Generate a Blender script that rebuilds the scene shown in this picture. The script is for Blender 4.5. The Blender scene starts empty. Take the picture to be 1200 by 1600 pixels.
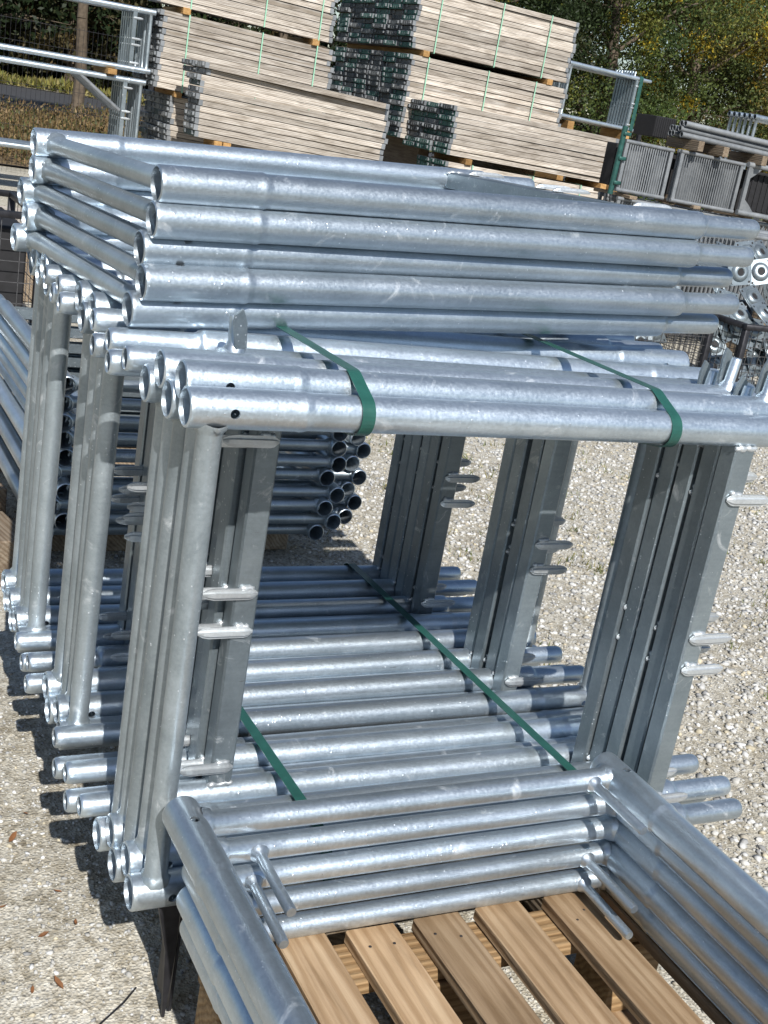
import bpy, bmesh, math, random
import numpy as np
from mathutils import Vector, Matrix

random.seed(7); rng = np.random.default_rng(7)
sc = bpy.context.scene
COL = sc.collection

# ------------------------------------------------------------------ camera
cam_d = bpy.data.cameras.new('camera')
cam = bpy.data.objects.new('camera', cam_d); COL.objects.link(cam)
_fwd = Vector((0.4560, 0.8337, -0.3112)).normalized()
_right = Vector((0.8900, -0.4250, 0.1644)); _right = (_right - _fwd * _right.dot(_fwd)).normalized()
_up = _right.cross(_fwd)
M = Matrix((_right, _up, -_fwd)).transposed().to_4x4()
M.translation = Vector((-0.461, -1.375, 1.073))
cam.matrix_world = M
cam_d.sensor_fit = 'VERTICAL'; cam_d.sensor_height = 24.0; cam_d.lens = 28.875
cam_d.clip_start = 0.02; cam_d.clip_end = 600
sc.camera = cam

# ------------------------------------------------------------------ light
SUN_DIR = Vector((-0.18, -1.0, 0.89)).normalized()          # towards the sun
SUN_EL = math.asin(SUN_DIR.z); SUN_AZ = math.atan2(SUN_DIR.x, SUN_DIR.y)
world = bpy.data.worlds.new('World'); sc.world = world; world.use_nodes = True
wn = world.node_tree.nodes; wl = world.node_tree.links
sky = wn.new('ShaderNodeTexSky'); sky.sky_type = 'NISHITA'; sky.sun_disc = False
sky.sun_elevation = SUN_EL; sky.sun_rotation = SUN_AZ; sky.air_density = 1.0; sky.dust_density = 0.6; sky.ozone_density = 1.5
wn['Background'].inputs[1].default_value = 0.075
wl.new(sky.outputs[0], wn['Background'].inputs[0])
sun_d = bpy.data.lights.new('sun', 'SUN'); sun_d.energy = 5.0; sun_d.angle = math.radians(0.55); sun_d.color = (1.0, 0.965, 0.91)
sun = bpy.data.objects.new('sun', sun_d); COL.objects.link(sun)
sun.rotation_euler = SUN_DIR.to_track_quat('Z', 'Y').to_euler(); sun.location = (-2, -8, 9)
vs = sc.view_settings; vs.view_transform = 'Standard'; vs.look = 'None'; vs.exposure = 0.42; vs.gamma = 1.0; vs.use_curve_mapping = False

# ------------------------------------------------------------------ helpers
def tag(o, label=None, cat=None, group=None, kind=None):
    if label: o['label'] = label
    if cat: o['category'] = cat
    if group: o['group'] = group
    if kind: o['kind'] = kind
    return o

def link(name, mesh, mat=None, parent=None, loc=None, rot=None, matrix=None):
    o = bpy.data.objects.new(name, mesh); COL.objects.link(o)
    if mat is not None and mesh is not None and len(mesh.materials) == 0: mesh.materials.append(mat)
    if parent is not None: o.parent = parent
    if matrix is not None: o.matrix_local = matrix
    else:
        if loc is not None: o.location = loc
        if rot is not None: o.rotation_euler = rot
    return o

def empty(name, loc=(0, 0, 0), rot=(0, 0, 0), matrix=None):
    o = bpy.data.objects.new(name, None); COL.objects.link(o); o.empty_display_size = 0.05
    if matrix is not None: o.matrix_world = matrix
    else: o.location = loc; o.rotation_euler = rot
    return o

def mesh_of(name, verts, faces, mat=None, smooth=0):
    me = bpy.data.meshes.new(name); me.from_pydata([tuple(v) for v in verts], [], faces); me.update()
    if mat is not None: me.materials.append(mat)
    if smooth:
        me.polygons.foreach_set('use_smooth', [True] * len(me.polygons))
        me.set_sharp_from_angle(angle=math.radians(smooth))
    return me

def from_bm(name, bm, mat=None, smooth=0):
    bmesh.ops.recalc_face_normals(bm, faces=bm.faces)
    me = bpy.data.meshes.new(name); bm.to_mesh(me); bm.free()
    if mat is not None: me.materials.append(mat)
    if smooth:
        me.polygons.foreach_set('use_smooth', [True] * len(me.polygons))
        me.set_sharp_from_angle(angle=math.radians(smooth))
    return me

def bm_box(bm, c, s, bevel=0.0, mat=None):
    r = bmesh.ops.create_cube(bm, size=1.0)
    vs_ = r['verts']
    for v in vs_: v.co = Vector((v.co.x * s[0], v.co.y * s[1], v.co.z * s[2]))
    if bevel > 0:
        es = list({e for v in vs_ for e in v.link_edges})
        b = bmesh.ops.bevel(bm, geom=es, offset=bevel, segments=1, affect='EDGES', profile=0.5)
        vs_ = list({v for f in b['faces'] for v in f.verts} | {v for v in vs_ if v.is_valid})
    for v in vs_:
        co = v.co.copy()
        if mat is not None: co = mat @ co
        v.co = co + Vector(c)
    return vs_

def box_mesh(name, s, bevel=0.0, mat=None):
    bm = bmesh.new(); bm_box(bm, (0, 0, 0), s, bevel); return from_bm(name, bm, mat)

def lathe(prof, n=24, axis='x', jit=0.0, seed=0, close=False):
    """prof = [(s, r)...] revolved about an axis; returns verts, faces"""
    rr = random.Random(seed); V = []; Fc = []
    for (s, r) in prof:
        for k in range(n):
            a = 2 * math.pi * k / n; q = r * (1 + jit * (rr.random() - .5)) if jit else r
            c, d = q * math.cos(a), q * math.sin(a)
            V.append({'x': (s, c, d), 'y': (d, s, c), 'z': (c, d, s)}[axis])
    m = len(prof)
    for i in range(m - 1 if not close else m):
        j = (i + 1) % m
        for k in range(n):
            k2 = (k + 1) % n
            Fc.append((i * n + k, i * n + k2, j * n + k2, j * n + k))
    return V, Fc

def add_tube(bm, a, b, r, n=8, r2=None, caps=True):
    a = Vector(a); b = Vector(b); d = (b - a); L_ = d.length; d.normalize()
    t = d.orthogonal().normalized(); u = d.cross(t); r2 = r if r2 is None else r2
    A = []; Bv = []
    for k in range(n):
        an = 2 * math.pi * k / n; w = t * math.cos(an) + u * math.sin(an)
        A.append(bm.verts.new(a + w * r)); Bv.append(bm.verts.new(b + w * r2))
    for k in range(n):
        k2 = (k + 1) % n; bm.faces.new((A[k], A[k2], Bv[k2], Bv[k]))
    if caps: bm.faces.new(A[::-1]); bm.faces.new(Bv)

# ------------------------------------------------------------------ materials
def new_mat(name):
    m = bpy.data.materials.new(name); m.use_nodes = True
    nt = m.node_tree; return m, nt, nt.nodes, nt.links, nt.nodes['Principled BSDF']

def ramp(N, Lk, src, stops):
    r = N.new('ShaderNodeValToRGB'); e = r.color_ramp.elements
    while len(e) < len(stops): e.new(0.5)
    for i, (p, c) in enumerate(stops): e[i].position = p; e[i].color = (*c, 1) if len(c) == 3 else c
    Lk.new(src, r.inputs[0]); return r

def noise(N, Lk, vec, scale, detail=4, rough=.55, dist=0.0):
    n = N.new('ShaderNodeTexNoise'); n.inputs['Scale'].default_value = scale; n.inputs['Detail'].default_value = detail
    n.inputs['Roughness'].default_value = rough; n.inputs['Distortion'].default_value = dist
    if vec is not None: Lk.new(vec, n.inputs['Vector'])
    return n

def obj_coord(N, Lk, scale=(1, 1, 1), rnd=True):
    tc = N.new('ShaderNodeTexCoord'); mp = N.new('ShaderNodeMapping'); mp.inputs['Scale'].default_value = scale
    Lk.new(tc.outputs['Object'], mp.inputs['Vector'])
    if rnd:
        oi = N.new('ShaderNodeObjectInfo'); mu = N.new('ShaderNodeMath'); mu.operation = 'MULTIPLY'; mu.inputs[1].default_value = 37.0
        Lk.new(oi.outputs['Random'], mu.inputs[0])
        cb = N.new('ShaderNodeCombineXYZ'); [Lk.new(mu.outputs[0], cb.inputs[i]) for i in range(3)]
        Lk.new(cb.outputs[0], mp.inputs['Location'])
    return mp.outputs[0]

def mixc(N, Lk, fac, a, b, mode='MIX'):
    m = N.new('ShaderNodeMix'); m.data_type = 'RGBA'; m.blend_type = mode
    if isinstance(fac, (int, float)): m.inputs[0].default_value = fac
    else: Lk.new(fac, m.inputs[0])
    for i, x in ((6, a), (7, b)):
        if isinstance(x, tuple): m.inputs[i].default_value = (*x, 1)
        else: Lk.new(x, m.inputs[i])
    return m.outputs[2]

def bump(N, Lk, h, strength, dist, P_):
    b = N.new('ShaderNodeBump'); b.inputs['Strength'].default_value = strength; b.inputs['Distance'].default_value = dist
    Lk.new(h, b.inputs['Height']); Lk.new(b.outputs[0], P_.inputs['Normal']); return b

def zinc_mat(name, lo, hi, metal=.82, r0=.36, r1=.52, specks=True):
    m, nt, N, Lk, P_ = new_mat(name)
    v = obj_coord(N, Lk)
    n1 = noise(N, Lk, v, 11, 5, .6, .4); n2 = noise(N, Lk, v, 230, 4, .7); n3 = noise(N, Lk, v, 6, 3, .5); nb = noise(N, Lk, v, 48, 4, .6)
    vs2 = obj_coord(N, Lk, (2.2, 30, 30)); n4 = noise(N, Lk, vs2, 5, 4, .6)
    mid = tuple((a + b) / 2 for a, b in zip(lo, hi))
    c1 = ramp(N, Lk, n1.outputs[0], [(.28, lo), (.5, mid), (.74, hi)])
    c2 = ramp(N, Lk, n4.outputs[0], [(.3, (.84, .85, .86)), (.65, (1, 1, 1))])
    col = mixc(N, Lk, .6, c1.outputs[0], c2.outputs[0], 'MULTIPLY')
    gr = ramp(N, Lk, n2.outputs[0], [(.32, (.78, .79, .80)), (.66, (1.12, 1.12, 1.12))])
    col = mixc(N, Lk, .4, col, gr.outputs[0], 'MULTIPLY')
    oi = N.new('ShaderNodeObjectInfo'); mr = N.new('ShaderNodeMapRange'); mr.inputs['To Min'].default_value = .78; mr.inputs['To Max'].default_value = 1.10; Lk.new(oi.outputs['Random'], mr.inputs[0])
    hv = N.new('ShaderNodeHueSaturation'); Lk.new(mr.outputs[0], hv.inputs['Value']); Lk.new(col, hv.inputs['Color']); col = hv.outputs[0]
    hgt = nb.outputs[0]
    if specks:
        vo = N.new('ShaderNodeTexVoronoi'); vo.inputs['Scale'].default_value = 150; vo.inputs['Randomness'].default_value = 1; Lk.new(v, vo.inputs['Vector'])
        sp = ramp(N, Lk, vo.outputs['Distance'], [(.10, (1, 1, 1)), (.24, (0, 0, 0))])
        msk = ramp(N, Lk, n3.outputs[0], [(.42, (0, 0, 0)), (.62, (1, 1, 1))])
        gw = N.new('ShaderNodeRGBToBW'); Lk.new(vo.outputs['Color'], gw.inputs[0]); th = N.new('ShaderNodeMath'); th.operation = 'GREATER_THAN'; th.inputs[1].default_value = .74; Lk.new(gw.outputs[0], th.inputs[0])
        mm = N.new('ShaderNodeMath'); mm.operation = 'MULTIPLY'; Lk.new(sp.outputs[0], mm.inputs[0]); Lk.new(msk.outputs[0], mm.inputs[1])
        m2 = N.new('ShaderNodeMath'); m2.operation = 'MULTIPLY'; Lk.new(mm.outputs[0], m2.inputs[0]); Lk.new(th.outputs[0], m2.inputs[1])
        col = mixc(N, Lk, m2.outputs[0], col, (.78, .82, .86))
        # chalky white-rust bloom and thin dark rub marks
        nw = noise(N, Lk, v, 17, 6, .7, 1.0); wr = ramp(N, Lk, nw.outputs[0], [(.60, (0, 0, 0)), (.72, (.55, .55, .55))]); col = mixc(N, Lk, wr.outputs[0], col, (.74, .76, .78))
        vd = obj_coord(N, Lk, (7, 90, 90)); nd = noise(N, Lk, vd, 3.0, 4, .65)
        dk = ramp(N, Lk, nd.outputs[0], [(.71, (0, 0, 0)), (.75, (.8, .8, .8))]); col = mixc(N, Lk, dk.outputs[0], col, (.12, .12, .125))
        ah = N.new('ShaderNodeMath'); ah.operation = 'ADD'; Lk.new(nb.outputs[0], ah.inputs[0]); Lk.new(m2.outputs[0], ah.inputs[1]); hgt = ah.outputs[0]
        mt = N.new('ShaderNodeMapRange'); mt.inputs['To Min'].default_value = metal; mt.inputs['To Max'].default_value = metal * .35; Lk.new(wr.outputs[0], mt.inputs[0]); Lk.new(mt.outputs[0], P_.inputs['Metallic'])
    else: P_.inputs['Metallic'].default_value = metal
    Lk.new(col, P_.inputs['Base Color'])
    rr = N.new('ShaderNodeMapRange'); rr.inputs['From Min'].default_value = .3; rr.inputs['From Max'].default_value = .7
    rr.inputs['To Min'].default_value = r0; rr.inputs['To Max'].default_value = r1
    Lk.new(n2.outputs[0], rr.inputs[0]); Lk.new(rr.outputs[0], P_.inputs['Roughness'])
    bump(N, Lk, hgt, .5, .0009, P_)
    return m

ZINC = zinc_mat('galvanised_zinc', (.47, .545, .61), (.65, .73, .80), metal=.88, r0=.31, r1=.45)
ZINC_CROSS_SHADE = zinc_mat('galvanised_cross_tube_shaded', (.29, .34, .37), (.46, .52, .56), metal=.72, r0=.36, r1=.46)  # darker zinc copy for cross tubes; their dim reflections put into the colour
ZINC_BAR_SHADE = zinc_mat('galvanised_bar_shaded', (.20, .24, .265), (.315, .365, .395), metal=.68, r0=.30, r1=.46)  # bars' shade put into a darker zinc colour; flaps and plates reuse it
ZINC_OLD = zinc_mat('dull_zinc', (.18, .195, .21), (.33, .345, .36), metal=.4, r0=.4, r1=.6, specks=False)
WELD = zinc_mat('zinc_weld', (.52, .55, .57), (.74, .77, .79), metal=.7, r0=.35, r1=.5, specks=False)

def flat_mat(name, col, rough=.6, metal=0.0, var=.25, scale=30, spec=.4):
    m, nt, N, Lk, P_ = new_mat(name)
    v = obj_coord(N, Lk); n = noise(N, Lk, v, scale, 4)
    lo = tuple(c * (1 - var) for c in col); hi = tuple(min(1, c * (1 + var)) for c in col)
    r = ramp(N, Lk, n.outputs[0], [(.3, lo), (.7, hi)]); Lk.new(r.outputs[0], P_.inputs['Base Color'])
    P_.inputs['Roughness'].default_value = rough; P_.inputs['Metallic'].default_value = metal; P_.inputs['Specular IOR Level'].default_value = spec
    bump(N, Lk, n.outputs[0], .3, .002, P_)
    return m

STRAP = flat_mat('green_strap', (.018, .080, .066), .32, 0, .15, 60)
STRAP_PALE = flat_mat('pale_green_strap', (.26, .50, .36), .5, 0, .1, 40)
DARK_STEEL = flat_mat('dark_steel', (.035, .035, .04), .5, .6, .3, 40)
BLACK_WIRE = flat_mat('dark_wire', (.10, .10, .105), .5, .5, .3, 40)
DARK_FILL = flat_mat('dark_plastic_and_hole_shade', (.012, .012, .014), .7)
GREEN_STEEL = flat_mat('green_painted_steel', (.018, .075, .065), .5, .1, .3, 30)

def wood_mat(name, c_lo, c_mid, c_hi, axis='x', rough=.75, grain=1.0):
    m, nt, N, Lk, P_ = new_mat(name)
    sc_ = {'x': (1.2, 14, 14), 'y': (14, 1.2, 14), 'z': (14, 14, 1.2)}[axis]
    v = obj_coord(N, Lk, sc_); n = noise(N, Lk, v, 3.0 * grain, 5, .6, 1.2)
    wv = N.new('ShaderNodeTexWave'); wv.wave_type = 'RINGS'; wv.rings_direction = axis.upper()
    wv.inputs['Scale'].default_value = 2.2 * grain; wv.inputs['Distortion'].default_value = 5; wv.inputs['Detail'].default_value = 3; Lk.new(v, wv.inputs['Vector'])
    v2 = obj_coord(N, Lk); n2 = noise(N, Lk, v2, 4, 4); n3 = noise(N, Lk, v, 22, 3)
    r = ramp(N, Lk, n.outputs[0], [(.28, c_lo), (.5, c_mid), (.72, c_hi)])
    w = ramp(N, Lk, wv.outputs[0], [(.1, (.62, .55, .46)), (.6, (1, 1, 1))])
    c = mixc(N, Lk, .62, r.outputs[0], w.outputs[0], 'MULTIPLY')
    d = ramp(N, Lk, n2.outputs[0], [(.3, (.7, .68, .64)), (.6, (1, 1, 1))]); c = mixc(N, Lk, .7, c, d.outputs[0], 'MULTIPLY')
    oi = N.new('ShaderNodeObjectInfo'); hv = N.new('ShaderNodeHueSaturation')
    mr = N.new('ShaderNodeMapRange'); mr.inputs['To Min'].default_value = .68; mr.inputs['To Max'].default_value = 1.2; Lk.new(oi.outputs['Random'], mr.inputs[0])
    Lk.new(mr.outputs[0], hv.inputs['Value']); Lk.new(c, hv.inputs['Color']); Lk.new(hv.outputs[0], P_.inputs['Base Color'])
    P_.inputs['Roughness'].default_value = rough; P_.inputs['Specular IOR Level'].default_value = .25
    ad = N.new('ShaderNodeMath'); ad.operation = 'ADD'; Lk.new(n3.outputs[0], ad.inputs[0]); Lk.new(wv.outputs[0], ad.inputs[1])
    bump(N, Lk, ad.outputs[0], .5, .0025, P_)
    return m

PALLET_WOOD = wood_mat('pallet_wood', (.25, .17, .10), (.37, .26, .16), (.45, .335, .22), 'y', grain=.7)
PALLET_WOOD_X = wood_mat('pallet_wood_cross', (.22, .135, .065), (.33, .215, .11), (.41, .285, .16), 'x')
BEARER_WOOD = wood_mat('bearer_wood', (.28, .15, .05), (.42, .25, .10), (.52, .34, .16), 'y')
OLD_WOOD = wood_mat('old_wood', (.16, .12, .085), (.26, .205, .15), (.36, .30, .23), 'y')
DECK_WOOD = wood_mat('weathered_deck_wood', (.25, .22, .19), (.48, .44, .395), (.64, .605, .555), 'x', .85)

def deck_end_mat(name, stops):
    m, nt, N, Lk, P_ = new_mat(name)
    oi = N.new('ShaderNodeObjectInfo'); r = ramp(N, Lk, oi.outputs['Random'], stops); r.color_ramp.interpolation = 'CONSTANT'
    v = obj_coord(N, Lk); n = noise(N, Lk, v, 26, 4)
    d = ramp(N, Lk, n.outputs[0], [(.3, (.5, .5, .5)), (.65, (1.25, 1.25, 1.25))])
    Lk.new(mixc(N, Lk, .85, r.outputs[0], d.outputs[0], 'MULTIPLY'), P_.inputs['Base Color'])
    P_.inputs['Roughness'].default_value = .6; P_.inputs['Metallic'].default_value = .2
    return m
DECK_END = deck_end_mat('deck_end_green', [(0, (.07, .075, .075)), (.2, (.13, .13, .125)), (.34, (.02, .10, .078)), (.58, (.19, .19, .18)), (.68, (.06, .15, .118)), (.92, (.03, .035, .035))])
DECK_END_GREY = deck_end_mat('deck_end_grey', [(0, (.10, .105, .105)), (.3, (.20, .20, .19)), (.55, (.05, .075, .066)), (.65, (.26, .26, .25)), (.85, (.14, .15, .145)), (1, (.06, .06, .06))])

def ground_mat():
    m, nt, N, Lk, P_ = new_mat('crushed_limestone')
    tc = N.new('ShaderNodeTexCoord'); v = tc.outputs['Object']
    n1 = noise(N, Lk, v, 1.3, 5, .6); n2 = noise(N, Lk, v, 26, 5, .65); n3 = noise(N, Lk, v, 190, 3, .6)
    vo = N.new('ShaderNodeTexVoronoi'); vo.inputs['Scale'].default_value = 75; Lk.new(v, vo.inputs['Vector'])
    vo2 = N.new('ShaderNodeTexVoronoi'); vo2.inputs['Scale'].default_value = 190; Lk.new(v, vo2.inputs['Vector'])
    base = ramp(N, Lk, n1.outputs[0], [(.3, (.38, .362, .32)), (.5, (.47, .454, .412)), (.7, (.54, .525, .485))])
    gr = N.new('ShaderNodeRGBToBW'); Lk.new(vo.outputs['Color'], gr.inputs[0])
    st = ramp(N, Lk, gr.outputs[0], [(.15, (.62, .59, .53)), (.5, (.95, .94, .92)), (.9, (1.22, 1.2, 1.16))])
    c = mixc(N, Lk, .75, base.outputs[0], st.outputs[0], 'MULTIPLY')
    gr2 = N.new('ShaderNodeRGBToBW'); Lk.new(vo2.outputs['Color'], gr2.inputs[0])
    st2 = ramp(N, Lk, gr2.outputs[0], [(.1, (.5, .46, .38)), (.5, (.95, .94, .9)), (.9, (1.15, 1.15, 1.12))])
    c = mixc(N, Lk, .7, c, st2.outputs[0], 'MULTIPLY')
    d = ramp(N, Lk, n2.outputs[0], [(.32, (.62, .57, .48)), (.55, (1, 1, 1))]); c = mixc(N, Lk, .7, c, d.outputs[0], 'MULTIPLY')
    Lk.new(c, P_.inputs['Base Color']); P_.inputs['Roughness'].default_value = .95; P_.inputs['Specular IOR Level'].default_value = .15
    a = N.new('ShaderNodeMath'); a.operation = 'MULTIPLY_ADD'; a.inputs[1].default_value = .6; Lk.new(vo.outputs['Distance'], a.inputs[0]); Lk.new(n3.outputs[0], a.inputs[2])
    a2 = N.new('ShaderNodeMath'); a2.operation = 'ADD'; Lk.new(a.outputs[0], a2.inputs[0]); Lk.new(vo2.outputs['Distance'], a2.inputs[1])
    bump(N, Lk, a2.outputs[0], .7, .004, P_)
    return m
GROUND = ground_mat()

def attr_mat(name, rough=.9, trans=0.0, noise_scale=60):
    m, nt, N, Lk, P_ = new_mat(name)
    at_ = N.new('ShaderNodeAttribute'); at_.attribute_name = 'tint'
    v = obj_coord(N, Lk, rnd=False); n = noise(N, Lk, v, noise_scale, 3)
    r = ramp(N, Lk, n.outputs[0], [(.3, (.75, .75, .75)), (.65, (1.05, 1.05, 1.05))])
    Lk.new(mixc(N, Lk, .8, at_.outputs['Color'], r.outputs[0], 'MULTIPLY'), P_.inputs['Base Color'])
    P_.inputs['Roughness'].default_value = rough; P_.inputs['Specular IOR Level'].default_value = .25
    if trans:
        tr = N.new('ShaderNodeBsdfTranslucent'); Lk.new(at_.outputs['Color'], tr.inputs[0])
        mx = N.new('ShaderNodeMixShader'); mx.inputs[0].default_value = trans
        Lk.new(P_.outputs[0], mx.inputs[1]); Lk.new(tr.outputs[0], mx.inputs[2]); Lk.new(mx.outputs[0], N['Material Output'].inputs[0])
    return m
STONE = attr_mat('limestone_chips', .9, 0, 150)
LEAF = attr_mat('foliage', .55, .3, 6)
BARK = flat_mat('bark', (.09, .07, .05), .9, 0, .35, 14)
ASPHALT = flat_mat('asphalt', (.038, .039, .043), .9, 0, .25, 8)
GRASSG = flat_mat('grass_ground', (.12, .12, .035), .9, 0, .4, 3)
BANKG = flat_mat('dry_bank', (.13, .09, .045), .95, 0, .4, 4)

def tint_mesh(name, V, Fq, cols, mat, smooth=False):
    """big mesh via numpy; Fq (n,k) all same size, cols per face"""
    V = np.asarray(V, np.float32); Fq = np.asarray(Fq, np.int32); k = Fq.shape[1]; nf = len(Fq)
    me = bpy.data.meshes.new(name)
    me.vertices.add(len(V)); me.vertices.foreach_set('co', V.ravel())
    me.loops.add(nf * k); me.loops.foreach_set('vertex_index', Fq.ravel())
    me.polygons.add(nf); me.polygons.foreach_set('loop_start', np.arange(0, nf * k, k, dtype=np.int32))
    me.update(calc_edges=True)
    at_ = me.attributes.new('tint', 'FLOAT_COLOR', 'FACE')
    c4 = np.ones((nf, 4), np.float32); c4[:, :3] = cols; at_.data.foreach_set('color', c4.ravel())
    me.materials.append(mat)
    if smooth: me.polygons.foreach_set('use_smooth', [True] * nf)
    me.validate(); return me

# ------------------------------------------------------------------ ground
def sstep(a, b, x): t = np.clip((x - a) / (b - a), 0, 1); return t * t * (3 - 2 * t)
def gz(x, y):
    x = np.asarray(x, float); y = np.asarray(y, float)
    near = np.exp(-((x - 1) ** 2 + (y - 2) ** 2) / 60)
    return (-0.245 - 0.045 * sstep(.5, 1.8, y)
            + near * (.006 * np.sin(3.1 * x + .7 * y) + .005 * np.sin(2.3 * y - 1.1 * x + 1) + .003 * np.sin(9 * x + 5 * y) + .003 * np.sin(7.7 * y - 6.1 * x)))
def gzf(x, y): return float(gz(x, y))

def build_ground():
    xs = np.unique(np.concatenate([np.linspace(-300, -6, 14), np.linspace(-6, -.8, 16), np.linspace(-.8, 4, 97), np.linspace(4, 12, 33), np.linspace(12, 300, 16)]))
    ys = np.unique(np.concatenate([np.linspace(-200, -4, 10), np.linspace(-4, -1, 10), np.linspace(-1, 4.5, 111), np.linspace(4.5, 16, 30), np.linspace(16, 400, 16)]))
    X_, Y_ = np.meshgrid(xs, ys); Z_ = gz(X_, Y_)
    V = np.stack([X_, Y_, Z_], -1).reshape(-1, 3); nx = len(xs); F_ = []
    for j in range(len(ys) - 1):
        for i in range(nx - 1): a = j * nx + i; F_.append((a, a + 1, a + nx + 1, a + nx))
    o = link('ground', mesh_of('ground', V, F_, GROUND, smooth=80)); tag(o, 'pale crushed limestone yard ground', 'ground', kind='structure')
build_ground()

def chips(name, label, n, xr, yr, smin, smax, pw, keep, seed):
    g = np.random.default_rng(seed)
    x = g.uniform(*xr, n); y = g.uniform(*yr, n); k = keep(x, y, g); x = x[k]; y = y[k]; n = len(x)
    s = smin + (smax - smin) * g.random(n) ** pw
    ico = bmesh.new(); bmesh.ops.create_icosphere(ico, subdivisions=1, radius=1.0); bv = np.array([v.co[:] for v in ico.verts]); bf = np.array([[v.index for v in f.verts] for f in ico.faces]); ico.free()
    V = np.repeat(bv[None], n, 0) * (1 + .75 * (g.random((n, len(bv), 1)) - .5))
    V *= np.stack([g.uniform(.7, 1.3, n), g.uniform(.6, 1.0, n), g.uniform(.4, .75, n)], -1)[:, None, :]
    a = g.uniform(0, 6.283, n); t = g.normal(0, .35, n)
    ca, sa, ct, st = np.cos(a), np.sin(a), np.cos(t), np.sin(t)
    y1 = V[..., 1] * ct[:, None] - V[..., 2] * st[:, None]; z1 = V[..., 1] * st[:, None] + V[..., 2] * ct[:, None]
    V = np.stack([V[..., 0] * ca[:, None] - y1 * sa[:, None], V[..., 0] * sa[:, None] + y1 * ca[:, None], z1], -1) * s[:, None, None] * .5
    V += np.stack([x, y, gz(x, y) + s * .10], -1)[:, None, :]
    F_ = (bf[None] + (np.arange(n) * len(bv))[:, None, None]).reshape(-1, 3)
    base = np.array([[.50, .485, .45], [.44, .425, .39], [.58, .57, .545], [.40, .36, .29], [.30, .295, .285], [.50, .44, .32]])
    c = base[g.choice(6, n, p=[.3, .26, .16, .12, .11, .05])] * g.uniform(.74, 1.12, (n, 1)) * np.array([.98, 1.0, 1.03])
    o = link(name, tint_mesh(name, V.reshape(-1, 3), F_, np.repeat(c, len(bf), 0), STONE)); tag(o, label, 'gravel', kind='stuff')

def keep_right(x, y, g):
    d = sstep(.75, 1.3, x + .15 * np.sin(3 * y)); far = 1 - .75 * sstep(2.0, 4.5, y); return g.random(len(x)) < np.clip(.08 + d, 0, 1) * far
chips('gravel', 'loose pale limestone chips over the yard beside the frames', 150000, (.15, 4.6), (-.9, 5.0), .005, .024, 3.6, keep_right, 11)
def keep_left(x, y, g): return (g.random(len(x)) < .5 + .4 * np.sin(5 * x + 3 * y)) & (x < .9)
chips('fine_gravel', 'fine limestone grit pressed into the sandy ground', 45000, (-.7, .9), (-.7, 2.2), .0025, .012, 3.2, keep_left, 12)

def grass_tufts():
    g = np.random.default_rng(5); V = []; F_ = []; c = []
    spots = [(g.uniform(1.3, 4.2), g.uniform(.5, 4.4)) for _ in range(230)]
    for (x, y) in spots:
        nb = int(g.integers(8, 34)); sp = g.uniform(.015, .06)
        for _ in range(nb):
            px, py = x + g.normal(0, sp), y + g.normal(0, sp); z = gzf(px, py); h = g.uniform(.010, .034); a = g.uniform(0, 6.28); w = g.uniform(.0012, .0028)
            dx, dy = math.cos(a), math.sin(a); l = g.uniform(.2, 1.1) * h; i = len(V)
            V += [(px - dy * w, py + dx * w, z), (px + dy * w, py - dx * w, z), (px + dx * l, py + dy * l, z + h)]
            F_.append((i, i + 1, i + 2)); c.append((.13, .16, .04) if g.random() < .6 else (.24, .21, .08))
    tag(link('grass', tint_mesh('grass', V, F_, c, LEAF)), 'sparse short grass growing through the gravel', 'grass', kind='stuff')
grass_tufts()

# ------------------------------------------------------------------ scaffold frame parts
S_, L_ = .967, 1.097
def standard_mesh(name, S=S_, L=L_, hole=True, n=28):
    R = .02415; rb = .0256
    prof = [(.0, rb - .003), (.0015, rb - .0006), (.004, rb), (.007, rb), (.020, rb), (.09, rb), (.135, rb), (.144, rb), (.149, rb + .0006), (.154, rb + .0004), (.159, R + .0001), (.164, R), (.175, R)]
    k = 5
    for i in range(1, k): prof.append((.175 + (S - .02 - .175) * i / k, R))
    prof += [(S - .018, R), (S - .008, R), (S - .003, R - .0006), (S, R - .0028), (S + .002, .0196), (S + .006, .0187), (S + .012, .0184), (S + .025, .0183), (L - .02, .0183), (L - .010, .0182), (L - .004, .0174), (L - .001, .0160), (L, .0146),
             (L - .001, .0132), (L - .10, .0130), (L - .102, .0005), (.26, .0005), (.258, .0215), (.004, .0222), (.0008, .0226)]
    V, F_ = lathe(prof, n, 'x', close=True)
    me = mesh_of(name, V, F_, ZINC, smooth=35)
    if hole:
        tmp = link('tmp', me); cv, cf = lathe([(-.06, .0005), (-.06, .0062), (.06, .0062), (.06, .0005)], 16, 'y', close=True)
        cut = link('cut', mesh_of('cut', cv, cf)); cut.location = (.056, 0, 0)
        md = tmp.modifiers.new('b', 'BOOLEAN'); md.object = cut; md.operation = 'DIFFERENCE'; md.solver = 'EXACT'
        bpy.context.view_layer.update()
        dg = bpy.context.evaluated_depsgraph_get(); me2 = bpy.data.meshes.new_from_object(tmp.evaluated_get(dg)); me2.name = name
        bpy.data.objects.remove(tmp); bpy.data.objects.remove(cut)
        me2.materials.clear(); me2.materials.append(ZINC)
        me2.polygons.foreach_set('use_smooth', [True] * len(me2.polygons)); me2.set_sharp_from_angle(angle=math.radians(35))
        return me2
    return me

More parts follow.
